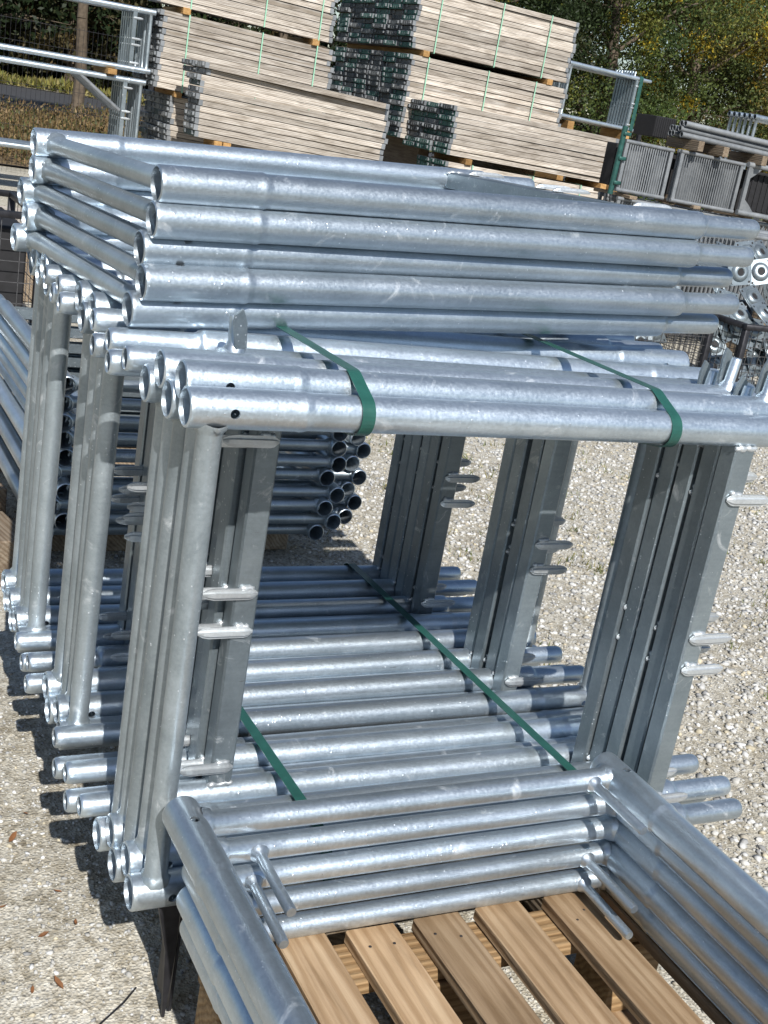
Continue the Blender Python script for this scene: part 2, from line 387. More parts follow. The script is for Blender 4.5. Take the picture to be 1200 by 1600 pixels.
def cross_mesh(name, w, r=.0162, n=22, seed=1):
    z0, z1 = .017, w - .017
    prof = [(z0, r + .006), (z0 + .006, r + .0052), (z0 + .011, r + .0022), (z0 + .015, r)]
    for i in range(1, 7): prof.append((z0 + .015 + (z1 - z0 - .03) * i / 7, r))
    prof += [(z1 - .015, r), (z1 - .011, r + .0022), (z1 - .006, r + .0052), (z1, r + .006)]
    V, F_ = lathe(prof, n, 'z'); rr = random.Random(seed); V2 = []
    for (x, y, z) in V:
        e = min(z - z0, z1 - z)
        if e < .0125: q = 1 + .10 * (rr.random() - .5); z += .006 * (rr.random() - .5); x *= q; y *= q
        V2.append((x, y, z))
    return mesh_of(name, V2, F_, ZINC_CROSS_SHADE if r < .0165 else ZINC, smooth=60)

def bar_mesh(name, w, bx=.038, by=.033, t=.003):
    """channel section bar, open towards +y"""
    z0, z1 = .020, w - .020; hx, hy = bx / 2, by / 2; c = .003
    out = [(-hx, hy), (-hx, -hy + c), (-hx + c, -hy), (hx - c, -hy), (hx, -hy + c), (hx, hy), (hx - t, hy), (hx - t, -hy + t + c), (-hx + t, -hy + t + c), (-hx + t, hy)]
    n = len(out); V = []; zs = [z0, z0 + (z1 - z0) / 3, z0 + 2 * (z1 - z0) / 3, z1]
    for z in zs: V += [(x, y, z) for x, y in out]
    F_ = []
    for i in range(len(zs) - 1):
        for k in range(n): k2 = (k + 1) % n; F_.append((i * n + k, i * n + k2, (i + 1) * n + k2, (i + 1) * n + k))
    quads = [(0, 1, 8, 9), (1, 2, 3, 8), (3, 4, 7, 8), (4, 5, 6, 7)]
    for q in quads: F_.append(tuple(q[::-1])); F_.append(tuple(i + n * (len(zs) - 1) for i in q))
    return mesh_of(name, V, F_, ZINC_BAR_SHADE, smooth=30)

def weld_mesh(name, lx, seed=3, r=.0045, n=11):
    rr = random.Random(seed); V = []; F_ = []; m = 7
    for i in range(n):
        x = -lx / 2 + lx * i / (n - 1); q = r * (.75 + .6 * rr.random()) * (0.4 if i in (0, n - 1) else 1); oy = .0015 * (rr.random() - .5); oz = .003 * (rr.random() - .5)
        for k in range(m): a = 2 * math.pi * k / m; V.append((x, oy + q * math.cos(a), oz + q * math.sin(a)))
    for i in range(n - 1):
        for k in range(m): k2 = (k + 1) % m; F_.append((i * m + k, i * m + k2, (i + 1) * m + k2, (i + 1) * m + k))
    F_.append(tuple(range(m))[::-1]); F_.append(tuple(range((n - 1) * m, n * m)))
    return mesh_of(name, V, F_, WELD, smooth=80)

def pin_mesh(name):
    """welded locking pin: flat tongue with a rounded ridge, pointed ends, along +x"""
    prof = [(-.009, 0), (-.009, .0035), (-.0045, .0038), (-.0035, .0080), (.0035, .0080), (.0045, .0038), (.009, .0035), (.009, 0)]
    V = []; m = len(prof)
    st = [(-.002, .25), (.006, .85), (.012, 1.0), (.066, 1.0), (.076, .8), (.084, .35)]
    for (x, q) in st: V += [(x, -b * (q if b > 0 else 1) , a * q) for a, b in prof]
    F_ = []
    for i in range(len(st) - 1):
        for k in range(m): k2 = (k + 1) % m; F_.append((i * m + k, i * m + k2, (i + 1) * m + k2, (i + 1) * m + k))
    F_.append(tuple(range(m))[::-1]); F_.append(tuple(range((len(st) - 1) * m, len(st) * m)))
    return mesh_of(name, V, F_, WELD)

def post_mesh(name):
    V, F_ = lathe([(-.004, .0005), (-.004, .0165), (.002, .0150), (.006, .0115), (.010, .0088), (.044, .0086), (.047, .0076), (.048, .0005)], 16, 'z', jit=.05, seed=4)
    V = [(x + .12 * max(z, 0), y, z) for x, y, z in V]
    return mesh_of(name, V, F_, ZINC, smooth=50)
def flap_mesh(name):
    bm = bmesh.new(); out = [(-.009, -.008), (.009, -.008), (.0105, .030), (.008, .044), (-.005, .050), (-.0105, .030)]
    a = [bm.verts.new((x, -.002, z)) for x, z in out]; b = [bm.verts.new((x, .002, z)) for x, z in out]
    bm.faces.new(a); bm.faces.new(b[::-1])
    for i in range(6): j = (i + 1) % 6; bm.faces.new((a[j], a[i], b[i], b[j]))
    return from_bm(name, bm, ZINC_BAR_SHADE)

W0 = .693
ME = {'std': standard_mesh('standard'), 'pin': pin_mesh('pin'), 'post': post_mesh('post'), 'flap': flap_mesh('flap'),
      'weld': [weld_mesh('weld_bead', .044, s) for s in (3, 8, 15)], 'pweld': [weld_mesh('pin_weld', .024, s, .0042, 7) for s in (5, 6)]}
_cache = {}
def frame(name, label, group, matrix, W=W0, flip=False, pins=(.59, .35, .293, .056), posts=(1,), L=L_, S=S_, detail=True, pinw=True, cat='scaffold frame', bars=True, cs=.034):
    """root at the socket end of the lower standard; x along the standards, z across the frame, -y is the pin face.
       flip mirrors along x (spigots to the left)"""
    r = empty(name, matrix=matrix); tag(r, label, cat, group)
    key = ('std', L, S)
    if L == L_ and S == S_: std = ME['std']
    else:
        if key not in _cache: _cache[key] = standard_mesh('standard', S, L, hole=False, n=16)
        std = _cache[key]
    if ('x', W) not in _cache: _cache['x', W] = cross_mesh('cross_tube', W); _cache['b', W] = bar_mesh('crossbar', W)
    fx = (lambda x: L - x) if flip else (lambda x: x)
    rot = (0, math.pi, 0) if flip else (0, 0, 0)
    for z in (0, W): link('standard', std, parent=r, loc=(fx(0), 0, z), rot=rot)
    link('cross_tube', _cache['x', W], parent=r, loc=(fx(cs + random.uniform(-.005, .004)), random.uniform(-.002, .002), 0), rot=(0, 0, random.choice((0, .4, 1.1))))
    bxs = S - .085
    if bars:
        bar = link('crossbar', _cache['b', W], parent=r, loc=(fx(bxs), 0, 0))
        if detail:
            for i, z in enumerate((.0245, W - .0245)): link('weld_bead', ME['weld'][(i + len(label)) % 3], parent=bar, loc=(0, -.0145, z))
        for i, z in enumerate(pins):
            p = link('pin', ME['pin'], parent=r, loc=(fx(bxs - .014), -.0185, z + random.uniform(-.003, .003)), rot=rot)
            if pinw: link('weld_bead', ME['pweld'][i % 2], parent=p, loc=(.016, .001, -.0085 if flip else .0085))
    for q in posts:
        z = W + .0235 if q > 0 else -.0235
        p = link('guard_post', ME['post'], parent=r, loc=(fx(.945), 0, z), rot=(0 if q > 0 else math.pi, 0, math.pi if flip else 0))
        link('flap', ME['flap'], parent=p, loc=(-.003, .0125, .010), rot=(-.12, random.uniform(.0, .3), random.uniform(-.1, .3)))
    return r

ORD = ['first', 'second', 'third', 'fourth', 'fifth', 'sixth', 'seventh', 'eighth', 'ninth', 'tenth', 'eleventh', 'twelfth', 'thirteenth', 'fourteenth', 'fifteenth', 'sixteenth',
       'seventeenth', 'eighteenth', 'nineteenth', 'twentieth', 'twenty-first', 'twenty-second', 'twenty-third', 'twenty-fourth', 'twenty-fifth']
# standing frames, packed on edge one behind the other (y, dz, dx, flipped)
STAND = [(0, 0, 0, 0), (.046, .021, .005, 0), (.087, -.015, .0, 0), (.127, .014, .003, 0), (.165, -.016, -.004, 0),
         (.214, .004, -.021, 1), (.254, -.012, -.032, 1), (.302, .008, -.024, 1), (.350, -.012, -.030, 1), (.401, .014, -.022, 1),
         (.452, -.012, -.002, 0), (.495, .012, .0, 0), (.540, -.012, -.003, 0), (.582, .012, -.001, 0),
         (.634, -.010, -.024, 1), (.678, .010, -.014, 1), (.722, -.012, -.016, 1), (.766, .010, -.020, 1),
         (.818, -.012, -.006, 0), (.862, .010, -.006, 0), (.906, -.010, -.004, 0), (.950, .012, -.003, 0), (.996, -.008, .0, 0), (1.042, .012, .002, 0)]
for i, (y, dz, dx, fl) in enumerate(STAND):
    way = 'spigots towards the left tube ends' if fl else 'open sockets to the left'
    lab = 'galvanised scaffold frame on edge, %s back from the pallet of flat frames' % ORD[i]
    posts = (1,) if (not fl and 0 < i < 5) or i == 5 else ()
    m = Matrix.Translation((dx, y, dz)) @ Matrix.Rotation(random.uniform(-.004, .004), 4, 'Z') @ Matrix.Rotation(random.uniform(-.004, .004), 4, 'Y')
    frame('scaffold', lab, 'galvanised frames standing on edge', m, flip=bool(fl), posts=posts)

# frames lying flat on top
fx_ = Vector((.998, .048, .044)).normalized(); fy_ = Vector((-.047, .999, -.027)); fy_ = (fy_ - fx_ * fy_.dot(fx_)).normalized(); fn_ = fy_.cross(fx_)
FLAT = [(.018, .287, .921), (.016, .286, .8735), (.009, .307, .830), (.010, .285, .788), (.001, .306, .7455)]
names = ['topmost', 'second from the top', 'third from the top', 'fourth from the top', 'lowest']
for i, (x, y, z) in enumerate(FLAT):
    m = Matrix((fx_, fn_, fy_)).transposed().to_4x4(); m.translation = (x, y, z)
    m = m @ Matrix.Rotation((0, .004, -.006, .003, -.004)[i], 4, 'Y')
    frame('scaffold', 'galvanised scaffold frame lying flat on the standing frames, %s of five' % names[i], 'galvanised frames lying flat on top', m, posts=(), pins=(.59, .35, .293, .056))

# taller pile of flat frames behind the standing ones, sockets to the front
RZ = [.250, .199, .149, .101, .050, .008, -.042, -.081, -.127, -.166]
RX = [.263, .259, .262, .268, .278, .246, .282, .246, .285, .240]
def rear(i, x, y, z, W, nm, lab):
    m = Matrix(((0, 0, 1), (1, 0, 0), (0, 1, 0))).to_4x4(); m.translation = (x, y, z)
    frame(nm, lab, 'flat frames piled behind the standing frames', m, W=W, posts=(), pins=(), detail=False)
for i in range(10):
    rear(i, RX[i], 1.75 + random.uniform(-.015, .015), RZ[i], .80, 'scaffold', 'wide frame lying flat, %s down in the rear pile' % ORD[i])
RZ2 = [.106, .062, .020, -.024, -.066, -.108, -.150]
for i in range(7):
    rear(i, .375 + (.03 if i % 2 else 0), 1.862 + random.uniform(-.008, .008), RZ2[i], .80, 'scaffold', 'wide frame lying flat set back right, %s down in the rear pile' % ORD[i])

# ------------------------------------------------------------------ straps round the tubes
def hull(pts):
    pts = sorted(set((round(a, 5), round(b, 5)) for a, b in pts)); lo = []; up = []
    cr = lambda o, a, b: (a[0] - o[0]) * (b[1] - o[1]) - (a[1] - o[1]) * (b[0] - o[0])
    for p in pts:
        while len(lo) >= 2 and cr(lo[-2], lo[-1], p) <= 0: lo.pop()
        lo.append(p)
    for p in reversed(pts):
        while len(up) >= 2 and cr(up[-2], up[-1], p) <= 0: up.pop()
        up.append(p)
    return lo[:-1] + up[:-1]
def strap_loop(name, x, circles, r, width, label, group, mat=STRAP, skew=0.0, thick=.0009):
    pts = [(cy + r * math.cos(a), cz + r * math.sin(a)) for cy, cz in circles for a in np.linspace(0, 2 * math.pi, 32, endpoint=False)]
    h = hull(pts); n = len(h); V = []; F_ = []; cy = sum(p[0] for p in h) / n; cz = sum(p[1] for p in h) / n
    for i, (y, z) in enumerate(h):
        a = Vector(h[i - 1]); b = Vector(h[(i + 1) % n]); t = (b - a).normalized(); nn = Vector((t.y, -t.x))
        x0 = x + skew * (y - cy)
        for s in (0, 1):
            yy, zz = y + nn.x * thick * s, z + nn.y * thick * s
            V += [(x0 - width / 2, yy, zz), (x0 + width / 2, yy, zz)]
    for i in range(n):
        j = (i + 1) % n; a = i * 4; b = j * 4
        F_ += [(a, a + 1, b + 1, b), (a + 2, b + 2, b + 3, a + 3), (a, b, b + 2, a + 2), (a + 1, a + 3, b + 3, b + 1)]
    tag(link(name, mesh_of(name, V, F_, mat)), label, 'strap', group)
tops = [(y, W0 + dz) for y, dz, dx, fl in STAND]; bots = [(y, dz) for y, dz, dx, fl in STAND]
strap_loop('packing_strap', .232, tops, .0266, .0185, 'dark green packing strap round the upper tubes, nearer the open socket ends', 'green straps')
strap_loop('packing_strap', .730, tops, .0266, .0185, 'dark green packing strap round the upper tubes, nearer the guard posts', 'green straps')
strap_loop('packing_strap', .292, bots, .0266, .0185, 'dark green packing strap across the bottom tubes by the left crossbars', 'green straps')
strap_loop('packing_strap', .800, bots, .0266, .0185, 'dark green packing strap across the bottom tubes by the right crossbars', 'green straps')

# ------------------------------------------------------------------ front pallet
def pallet(x0, x1, y0, y1, ztop, zbot, boards, label, mats=(PALLET_WOOD, PALLET_WOOD_X)):
    r = empty('wooden_pallet', ((x0 + x1) / 2, (y0 + y1) / 2, zbot)); tag(r, label, 'pallet'); off = r.location.copy()
    def part(n, c, s, mat, bev=.002):
        bm = bmesh.new(); bm_box(bm, (0, 0, 0), s, bev); link(n, from_bm(n, bm, mat), parent=r, loc=Vector(c) - off, rot=(random.uniform(-.003, .003), 0, random.uniform(-.006, .006)))
    t = .021
    nv, nf = lathe([(0, .0024), (.0006, .0021), (.0008, .0003)], 8, 'z'); NAIL = mesh_of('nail', nv, nf, DARK_STEEL)
    for (a, b) in boards:
        for yy in (y1 - .045, (y0 + y1) / 2, y0 + .045):
            for q in (.25, .72): link('nail', NAIL, parent=r, loc=Vector((a + (b - a) * q + random.uniform(-.006, .006), yy + random.uniform(-.02, .02), ztop + .0001)) - off)
    for (a, b) in boards: part('deck_board', ((a + b) / 2, (y0 + y1) / 2, ztop - t / 2), (b - a, y1 - y0, t), mats[0])
    for yy in (y1 - .045, (y0 + y1) / 2, y0 + .045): part('stringer_board', ((x0 + x1) / 2, yy, ztop - t - .0115), (x1 - x0, .085, .021), mats[1])
    for yy in (y1 - .05, (y0 + y1) / 2, y0 + .05):
        for xx in (x0 + .05, (x0 + x1) / 2, x1 - .05): part('block', (xx, yy, (ztop - .043 + zbot + .022) / 2), (.095, .09, ztop - .043 - zbot - .022 - .001), mats[1], .003)
    for xx in (x0 + .05, (x0 + x1) / 2, x1 - .05): part('base_board', (xx, (y0 + y1) / 2, zbot + .011), (.095, y1 - y0, .021), mats[0])
    return r
boards = [(.085, .160), (.193, .268), (.302, .380), (.411, .489), (.518, .598), (.640, .718), (.752, .830)]
pallet(.083, .83, -1.06, -.085, -.0495, -.243, boards, 'new softwood pallet with gapped deck boards under the flat rod frames')

def rod_mesh():
    V, F_ = lathe([(0, .014), (.004, .012), (.008, .0082), (.012, .0075), (.120, .0075), (.1225, .0066), (.1227, .0003)], 14, 'x', jit=.03, seed=2)
    return mesh_of('rod', V, F_, ZINC, smooth=50)
ROD = rod_mesh()
def hcross_mesh(w):
    me = cross_mesh('cross_tube', w, r=.0170, n=20, seed=5); return me
PW = .683; PC = hcross_mesh(PW)
seam_v, seam_f = lathe([(.10, .0002), (.102, .0011), (.95, .0011), (.952, .0002)], 6, 'x'); SEAM = mesh_of('seam', seam_v, seam_f, ZINC, smooth=60)
PAL = [(.039, .160, 'R'), (.066, .114, 'L'), (.076, .068, 'L'), (.074, .022, 'R'), (.084, -.024, 'R')]
for i, (x, z, sd) in enumerate(PAL):
    r = empty('rod_scaffold', (x, -.055, z)); tag(r, 'galvanised rod frame lying flat on the wooden pallet, %s of five' % names[i], 'scaffold frame', 'rod frames flat on the pallet')
    for dx in (0, PW):
        s = link('standard', ME['std'], parent=r, matrix=Matrix.Translation((dx, 0, 0)) @ Matrix(((0, 1, 0), (-1, 0, 0), (0, 0, 1))).to_4x4() @ Matrix.Rotation(math.pi / 2, 4, 'X'))
        a = math.radians(-38)
        link('seam', SEAM, parent=s, matrix=Matrix.Rotation(a if dx == 0 else 2.2, 4, 'X') @ Matrix.Translation((0, .0244, 0)))
    link('cross_tube', PC, parent=r, matrix=Matrix.Translation((0, -.034, 0)) @ Matrix(((0, 0, 1), (0, 1, 0), (-1, 0, 0))).to_4x4())
    for side in (0, 1):
        xx = (PW - .050 - .004 * i) if side else (.072 if i == 1 else .060)
        if (sd == 'R') != bool(side): continue
        link('rod', ROD, parent=r, matrix=Matrix.Translation((xx, -.049, .001)) @ Matrix.Rotation(-math.pi / 2 + random.uniform(-.03, .03), 4, 'Z') @ Matrix.Rotation(random.uniform(-.02, .04), 4, 'Y'))

# bearers below the standing frames and below the rear pile
def bearer(c, s, label, mat=OLD_WOOD, rz=0, name='timber_bearer', group='timber bearers under the frames'):
    bm = bmesh.new(); bm_box(bm, (0, 0, 0), s, .004); o = link(name, from_bm(name, bm, mat), loc=c, rot=(0, 0, rz)); tag(o, label, 'timber', group); return o
for x, nm in ((.33, 'near the socket ends'), (.80, 'near the guard posts')):
    zb = -.285; zt = -.0425; bearer((x, .54, (zb + zt) / 2), (.10, 1.10, zt - zb), 'old timber bearer under the standing frames, %s' % nm)
for yy, nm in ((1.86, 'front'), (2.55, 'back')): bearer((.64, yy + .12, -.243), (.78, .09, .096), 'old timber bearer under the %s of the rear pile' % nm)
# bent steel runner tip below the first frame
bm = bmesh.new()
prof = [(.018, -.028), (.052, -.028), (.054, -.12), (.050, -.238), (.046, -.238), (.038, -.12), (.022, -.05)]
a = [bm.verts.new((x, -.004, z)) for x, z in prof]; b = [bm.verts.new((x, .003, z)) for x, z in prof]
bm.faces.new(a); bm.faces.new(b[::-1])
for i in range(len(prof)): j = (i + 1) % len(prof); bm.faces.new((a[j], a[i], b[i], b[j]))
bm_box(bm, (.058, .030, -.13), (.005, .062, .205), .001)
tag(link('steel_runner', from_bm('steel_runner', bm, DARK_STEEL), loc=(.03, .012, .002)), 'dark tapering steel foot reaching the ground under the first standing frame', 'runner')
# thin wire lying on the ground
def curve_tube(name, pts, r, mat, label, cat, n=6):
    bm = bmesh.new()
    for p, q in zip(pts, pts[1:]): add_tube(bm, p, q, r, n)
    tag(link(name, from_bm(name, bm, mat, smooth=60)), label, cat)
wp = [(.055, .075), (.03, .05), (-.01, .02), (-.045, -.01), (-.075, -.05), (-.085, -.10), (-.11, -.16)]
curve_tube('loose_wire', [(x, y, gzf(x, y) + .004) for x, y in wp], .0014, DARK_STEEL, 'thin dark wire trailing over the sandy ground by the steel foot', 'wire')
# unseen asphalt sheet added behind the camera to darken the metal's reflections
_ap = [(-60, -60, -.22), (60, -60, -.22), (60, -3.2, -.234), (-60, -3.2, -.234)]
tag(link('added_asphalt_sheet', mesh_of('added_asphalt_sheet', _ap, [(0, 1, 2, 3)], ASPHALT)), 'unseen asphalt sheet added to darken reflections in the metal', 'asphalt', kind='structure')
# dead leaves
def leaf_mesh():
    V = [(-.018, 0, .001), (-.006, .006, .003), (.008, .0055, .004), (.019, 0, .009), (.008, -.0055, .005), (-.006, -.006, .004), (0, 0, 0)]
    return mesh_of('dry_leaf', V, [(0, 6, 1), (1, 6, 2), (2, 6, 3), (3, 6, 4), (4, 6, 5), (5, 6, 0)], flat_mat('dead_leaf', (.17, .075, .03), .8), smooth=20)
LM = leaf_mesh()
g = np.random.default_rng(21)
for i in range(26):
    if i < 15: x, y = g.uniform(-.25, .0), g.uniform(.10, .75)
    else: x, y = g.uniform(1.25, 3.0), g.uniform(.2, 3.0)
    o = link('dry_leaf', LM, loc=(x, y, gzf(x, y) + .006), rot=(g.normal(0, .25), g.normal(0, .25), g.uniform(0, 6.28))); o.scale = [g.uniform(.4, .75)] * 3
    tag(o, 'small curled brown leaf lying on the ' + ('sandy ground left of the tube ends' if i < 15 else 'gravel beyond the right tube ends'), 'leaf', 'dry leaves on the ' + ('sand' if i < 15 else 'gravel'))

# ------------------------------------------------------------------ deck board stacks
PITCH = .05
def deck_meshes(Ln, endmat):
    bm = bmesh.new(); bm_box(bm, (Ln / 2, 0, 0), (Ln - .06, .292, .0455), .002); b = from_bm('plank', bm, DECK_WOOD)
    bm = bmesh.new(); bm_box(bm, (.008, 0, 0), (.036, .300, .046), .002)
    for yy in (-.10, .10): bm_box(bm, (-.016, yy, .004), (.020, .035, .030), .003)
    for yy in (-.045, 0, .045): bm_box(bm, (-.0105, yy, -.002), (.004, .018, .024), .001)
    me = from_bm('end_fitting', bm, endmat); me.materials.append(ZINC_OLD)
    for p_ in me.polygons:
        if abs(p_.normal.y) > .7 or p_.normal.z > .7: p_.material_index = 1
    return b, me
_dk = {}
def deck(x, y, z, Ln, tilt, label, group):
    em = DECK_END if x > 5 else DECK_END_GREY
    if (Ln, em.name) not in _dk: _dk[Ln, em.name] = deck_meshes(Ln, em)
    p, e = _dk[Ln, em.name]
    r = empty('scaffold_deck', (x, y, z), (random.uniform(-.004, .004), tilt + random.uniform(-.0012, .0012), random.uniform(-.008, .008))); tag(r, label, 'deck board', group)
    link('plank', p, parent=r); link('end_fitting', e, parent=r, loc=(.012, 0, 0)); link('end_fitting', e, parent=r, loc=(Ln - .012, 0, 0), rot=(0, 0, math.pi))
    return r
def bundle(x0, x1, yf, ztop, rows, cols, drop, label, group, pitch=PITCH, only=None):
    """drop = fall of the bundle from left to right end"""
    Ln = round(x1 - x0, 3); tilt = math.asin(drop / Ln)
    for c in range(cols):
        for k in range(rows):
            if only and not only(c, k): continue
            nth = ORD[k] + ' layer down, ' + ('front row' if c == 0 else ORD[c] + ' row in')
            deck(x0 + random.uniform(-.022, .022) + (.0 if c == 0 else random.uniform(-.02, .02)), yf + .15 + c * .315 + random.uniform(-.006, .006), ztop - .024 - k * pitch + random.uniform(-.0025, .0025), Ln, tilt, label + ', ' + nth, group)
    return Ln
GD = 'scaffold deck boards stacked in the yard'
bundle(2.62, 4.30, 9.9, 2.02, 9, 1, .066, 'deck board in the upper bundle beside the frame rack', 'decks, upper bundle by the frame rack')
bundle(2.68, 4.345, 9.9, 1.515, 13, 2, .066, 'deck board in the middle bundle beside the frame rack', 'decks, middle bundle by the frame rack')
bundle(2.86, 4.50, 9.95, .82, 13, 3, .06, 'deck board in the lowest bundle beside the frame rack', 'decks, lower bundle by the frame rack')
bundle(2.80, 4.585, 9.0, 1.045, 10, 1, .075, 'deck board in the unstrapped front bundle', 'decks, loose front bundle')
for k, (dx, dy, dz) in enumerate(((.06, .02, 0), (.03, -.02, .052), (.05, .36, 0), (.03, .34, .052))):
    deck(2.80 + dx, 9.15 + dy, 1.07 + dz, 1.72, math.asin(.08 / 1.72), 'pale deck board lying loose on the front bundle, %s' % ('front lower', 'front upper', 'rear lower', 'rear upper')[k], 'decks loose on the front bundle')
bundle(2.83, 4.62, 9.0, .47, 4, 1, .07, 'deck board below the unstrapped front bundle', 'decks below the loose front bundle')
bundle(5.26, 7.15, 10.2, 2.22, 12, 6, .045, 'deck board in the high bundle by the trees', 'decks, high bundle by the trees')
bundle(5.28, 7.165, 10.2, 1.565, 16, 6, .046, 'deck board in the tall middle bundle by the trees', 'decks, middle bundle by the trees', only=lambda c, k: c < 3 or k < 11)
bundle(5.385, 7.33, 9.3, 1.156, 9, 3, .042, 'green-ended deck board in the short bundle', 'decks, short front bundle')
bundle(5.385, 7.33, 9.3, .645, 8, 2, .042, 'deck board in the ground bundle below the green ends', 'decks, ground bundle')

# bands and timber spacers on the bundles
def band(x, yf, depth, zt, zb, mat, label, w=.011):
    V = []; F_ = []; e = .004; t = .0015
    ring = [(yf - e, zb - e), (yf + depth + e, zb - e), (yf + depth + e, zt + e), (yf - e, zt + e)]
    for (y, z) in ring:
        sy = -1 if y < yf + depth / 2 else 1; sz = -1 if z < (zt + zb) / 2 else 1
        for s in (0, 1): V += [(x - w / 2, y + sy * t * s, z + sz * t * s), (x + w / 2, y + sy * t * s, z + sz * t * s)]
    for i in range(4):
        a = i * 4; b = ((i + 1) % 4) * 4; F_ += [(a, b, b + 1, a + 1), (a + 2, a + 3, b + 3, b + 2), (a, a + 2, b + 2, b), (a + 1, b + 1, b + 3, a + 3)]
    tag(link('bundle_strap', mesh_of('bundle_strap', V, F_, mat)), label, 'strap', 'pale green bundle straps')
def zat(z, drop, x, x0, x1): return z - drop * (x - x0) / (x1 - x0)
for x in (2.93, 3.62, 4.16):
    d = zat(0, .066, x, 2.68, 4.345)
    band(x, 9.885, .66, 1.515 + d, .868 + d, STRAP_PALE, 'pale green strap round the middle deck bundle by the frame rack')
    band(x + .0, 9.885, .33, 2.02 + d, 1.572 + d, STRAP_PALE, 'pale green strap round the upper deck bundle by the frame rack')
for x in (5.52, 6.22, 6.80):
    d = zat(0, .046, x, 5.28, 7.165)
    band(x, 10.185, 1.9, 2.22 + d, 1.618 + d, STRAP_PALE, 'pale green strap round the high deck bundle by the trees')
    band(x - .04, 10.185, 1.9, 1.565 + d, .768 + d, STRAP_PALE, 'pale green strap round the tall middle deck bundle by the trees')
    d = zat(0, .042, x, 5.385, 7.33); band(x + .15, 9.285, .66, .645 + d, .24 + d, STRAP_PALE, 'pale green strap round the ground deck bundle')
def spacer(x, yf, zt, zb, label, dep=.66):
    bearer((x, yf + dep / 2 - .02, (zt + zb) / 2), (.07, dep, zt - zb - .004), label, BEARER_WOOD, 0, 'timber_spacer', 'timber spacers between deck bundles')
for x in (2.90, 4.14): d = zat(0, .066, x, 2.68, 4.345); spacer(x, 9.9, 1.575 + d, 1.513 + d, 'short timber spacer between the upper and middle bundles by the frame rack'); spacer(x, 9.9, .868 + d, .815 + d, 'timber spacer below the middle bundle by the frame rack')
for x in (5.44, 6.92): d = zat(0, .046, x, 5.28, 7.165); spacer(x, 10.2, 1.625 + d, 1.563 + d, 'orange timber spacer between the high and middle bundles by the trees', 1.9)
for x in (5.62, 7.22): d = zat(0, .042, x, 5.385, 7.33); spacer(x, 9.3, .705 + d, .645 + d, 'orange timber spacer under the short green-ended bundle')
for x in (3.02, 3.10, 4.2): d = zat(0, .075, x, 2.8, 4.585); spacer(x, 9.0, .546 + d, .476 + d, 'orange timber spacer under the loose front bundle', .3)
# ground bearers of the stacks
for (x, yf, zt, dep, nm) in ((3.0, 9.95, .168, .95, 'by the frame rack'), (4.3, 9.95, .13, .95, 'by the frame rack'), (3.0, 9.0, .26, .3, 'of the loose bundle'), (4.4, 9.0, .2, .3, 'of the loose bundle'),
                     (5.6, 10.2, .76, 1.9, 'by the trees'), (6.9, 10.2, .73, 1.9, 'by the trees'), (5.7, 9.3, .24, .64, 'of the ground bundle'), (7.0, 9.3, .21, .64, 'of the ground bundle')):
    bearer((x, yf + dep / 2, (zt - .30) / 2), (.12, dep, zt + .30 - .004), 'old timber support under the deck stack ' + nm, OLD_WOOD, 0, 'timber_support', 'timber supports under the deck stacks')

# ------------------------------------------------------------------ racks of frames behind
def rack_bar(r, W, zs):
    link('crossbar', _cache['b', W], parent=r, loc=(1.92, 0, 0))
    for z in zs: link('pin', ME['pin'], parent=r, loc=(1.906, -.0185, z))
for k in range(6):
    m = Matrix.Translation((.55, 9.97 + k * .075, .985)); r = frame('racked_scaffold', 'grey frame on edge, %s row back, upper tier of fence-side rack' % ORD[k], 'upper tier of the left frame rack', m, W=.49, posts=(), L=2.10, S=1.98, pins=(.42, .25, .2, .05), detail=False, pinw=False, flip=True); rack_bar(r, .49, (.42, .25, .2, .05))
for k in range(6):
    m = Matrix.Translation((.52, 9.97 + k * .075, .200)); r = frame('racked_scaffold', 'grey braced frame on edge, %s row back, lower tier of fence-side rack' % ORD[k], 'lower tier of the left frame rack', m, W=.685, flip=True, posts=(), L=2.10, S=1.98, pins=(.62, .42, .36, .06), detail=False, pinw=False); rack_bar(r, .685, (.62, .42, .36, .06))
    bm = bmesh.new(); add_tube(bm, (1.52, 0, .67), (1.89, 0, .42), .017, 8); link('brace', from_bm('brace', bm, ZINC_OLD, 50), parent=r)
    bm = bmesh.new(); add_tube(bm, (.85, 0, .67), (.60, 0, .40), .017, 8); link('brace', from_bm('brace', bm, ZINC_OLD, 50), parent=r)
for x in (.75, 2.3): bearer((x, 10.16, .935), (.08, .55, .048), 'timber lath between the two tiers of the left rack', BEARER_WOOD, 0, 'timber_lath', 'laths in the left rack')
for x in (.75, 2.3): bearer((x, 10.16, -.06), (.10, .55, .46), 'timber block below the left frame rack', OLD_WOOD, 0, 'timber_block', 'blocks below the left rack')
for k in range(8):
    m = Matrix.Translation((7.93, 11.45 + k * .055, 1.275)) @ Matrix.Rotation(.022, 4, 'Y'); frame('racked_scaffold', 'grey frame on edge, %s row back in the high rack beside the trees' % ORD[k], 'high rack of frames by the trees', m, W=.585, posts=(1,), L=1.2, S=1.08, pins=(.5, .3, .25, .05), detail=False, pinw=False)
strap_loop('rack_strap', 8.98, [(11.45 + k * .055, 1.275 - .02) for k in range(8)] + [(11.45 + k * .055, 1.275 + .565) for k in range(8)], .03, .05, 'green strap round the high rack of frames', 'green straps', GREEN_STEEL)
for x in (8.1, 8.92): bearer((x, 11.65, .48), (.09, .5, 1.50), 'timber post carrying the high rack of frames', BEARER_WOOD, 0, 'timber_post', 'posts of the high rack')

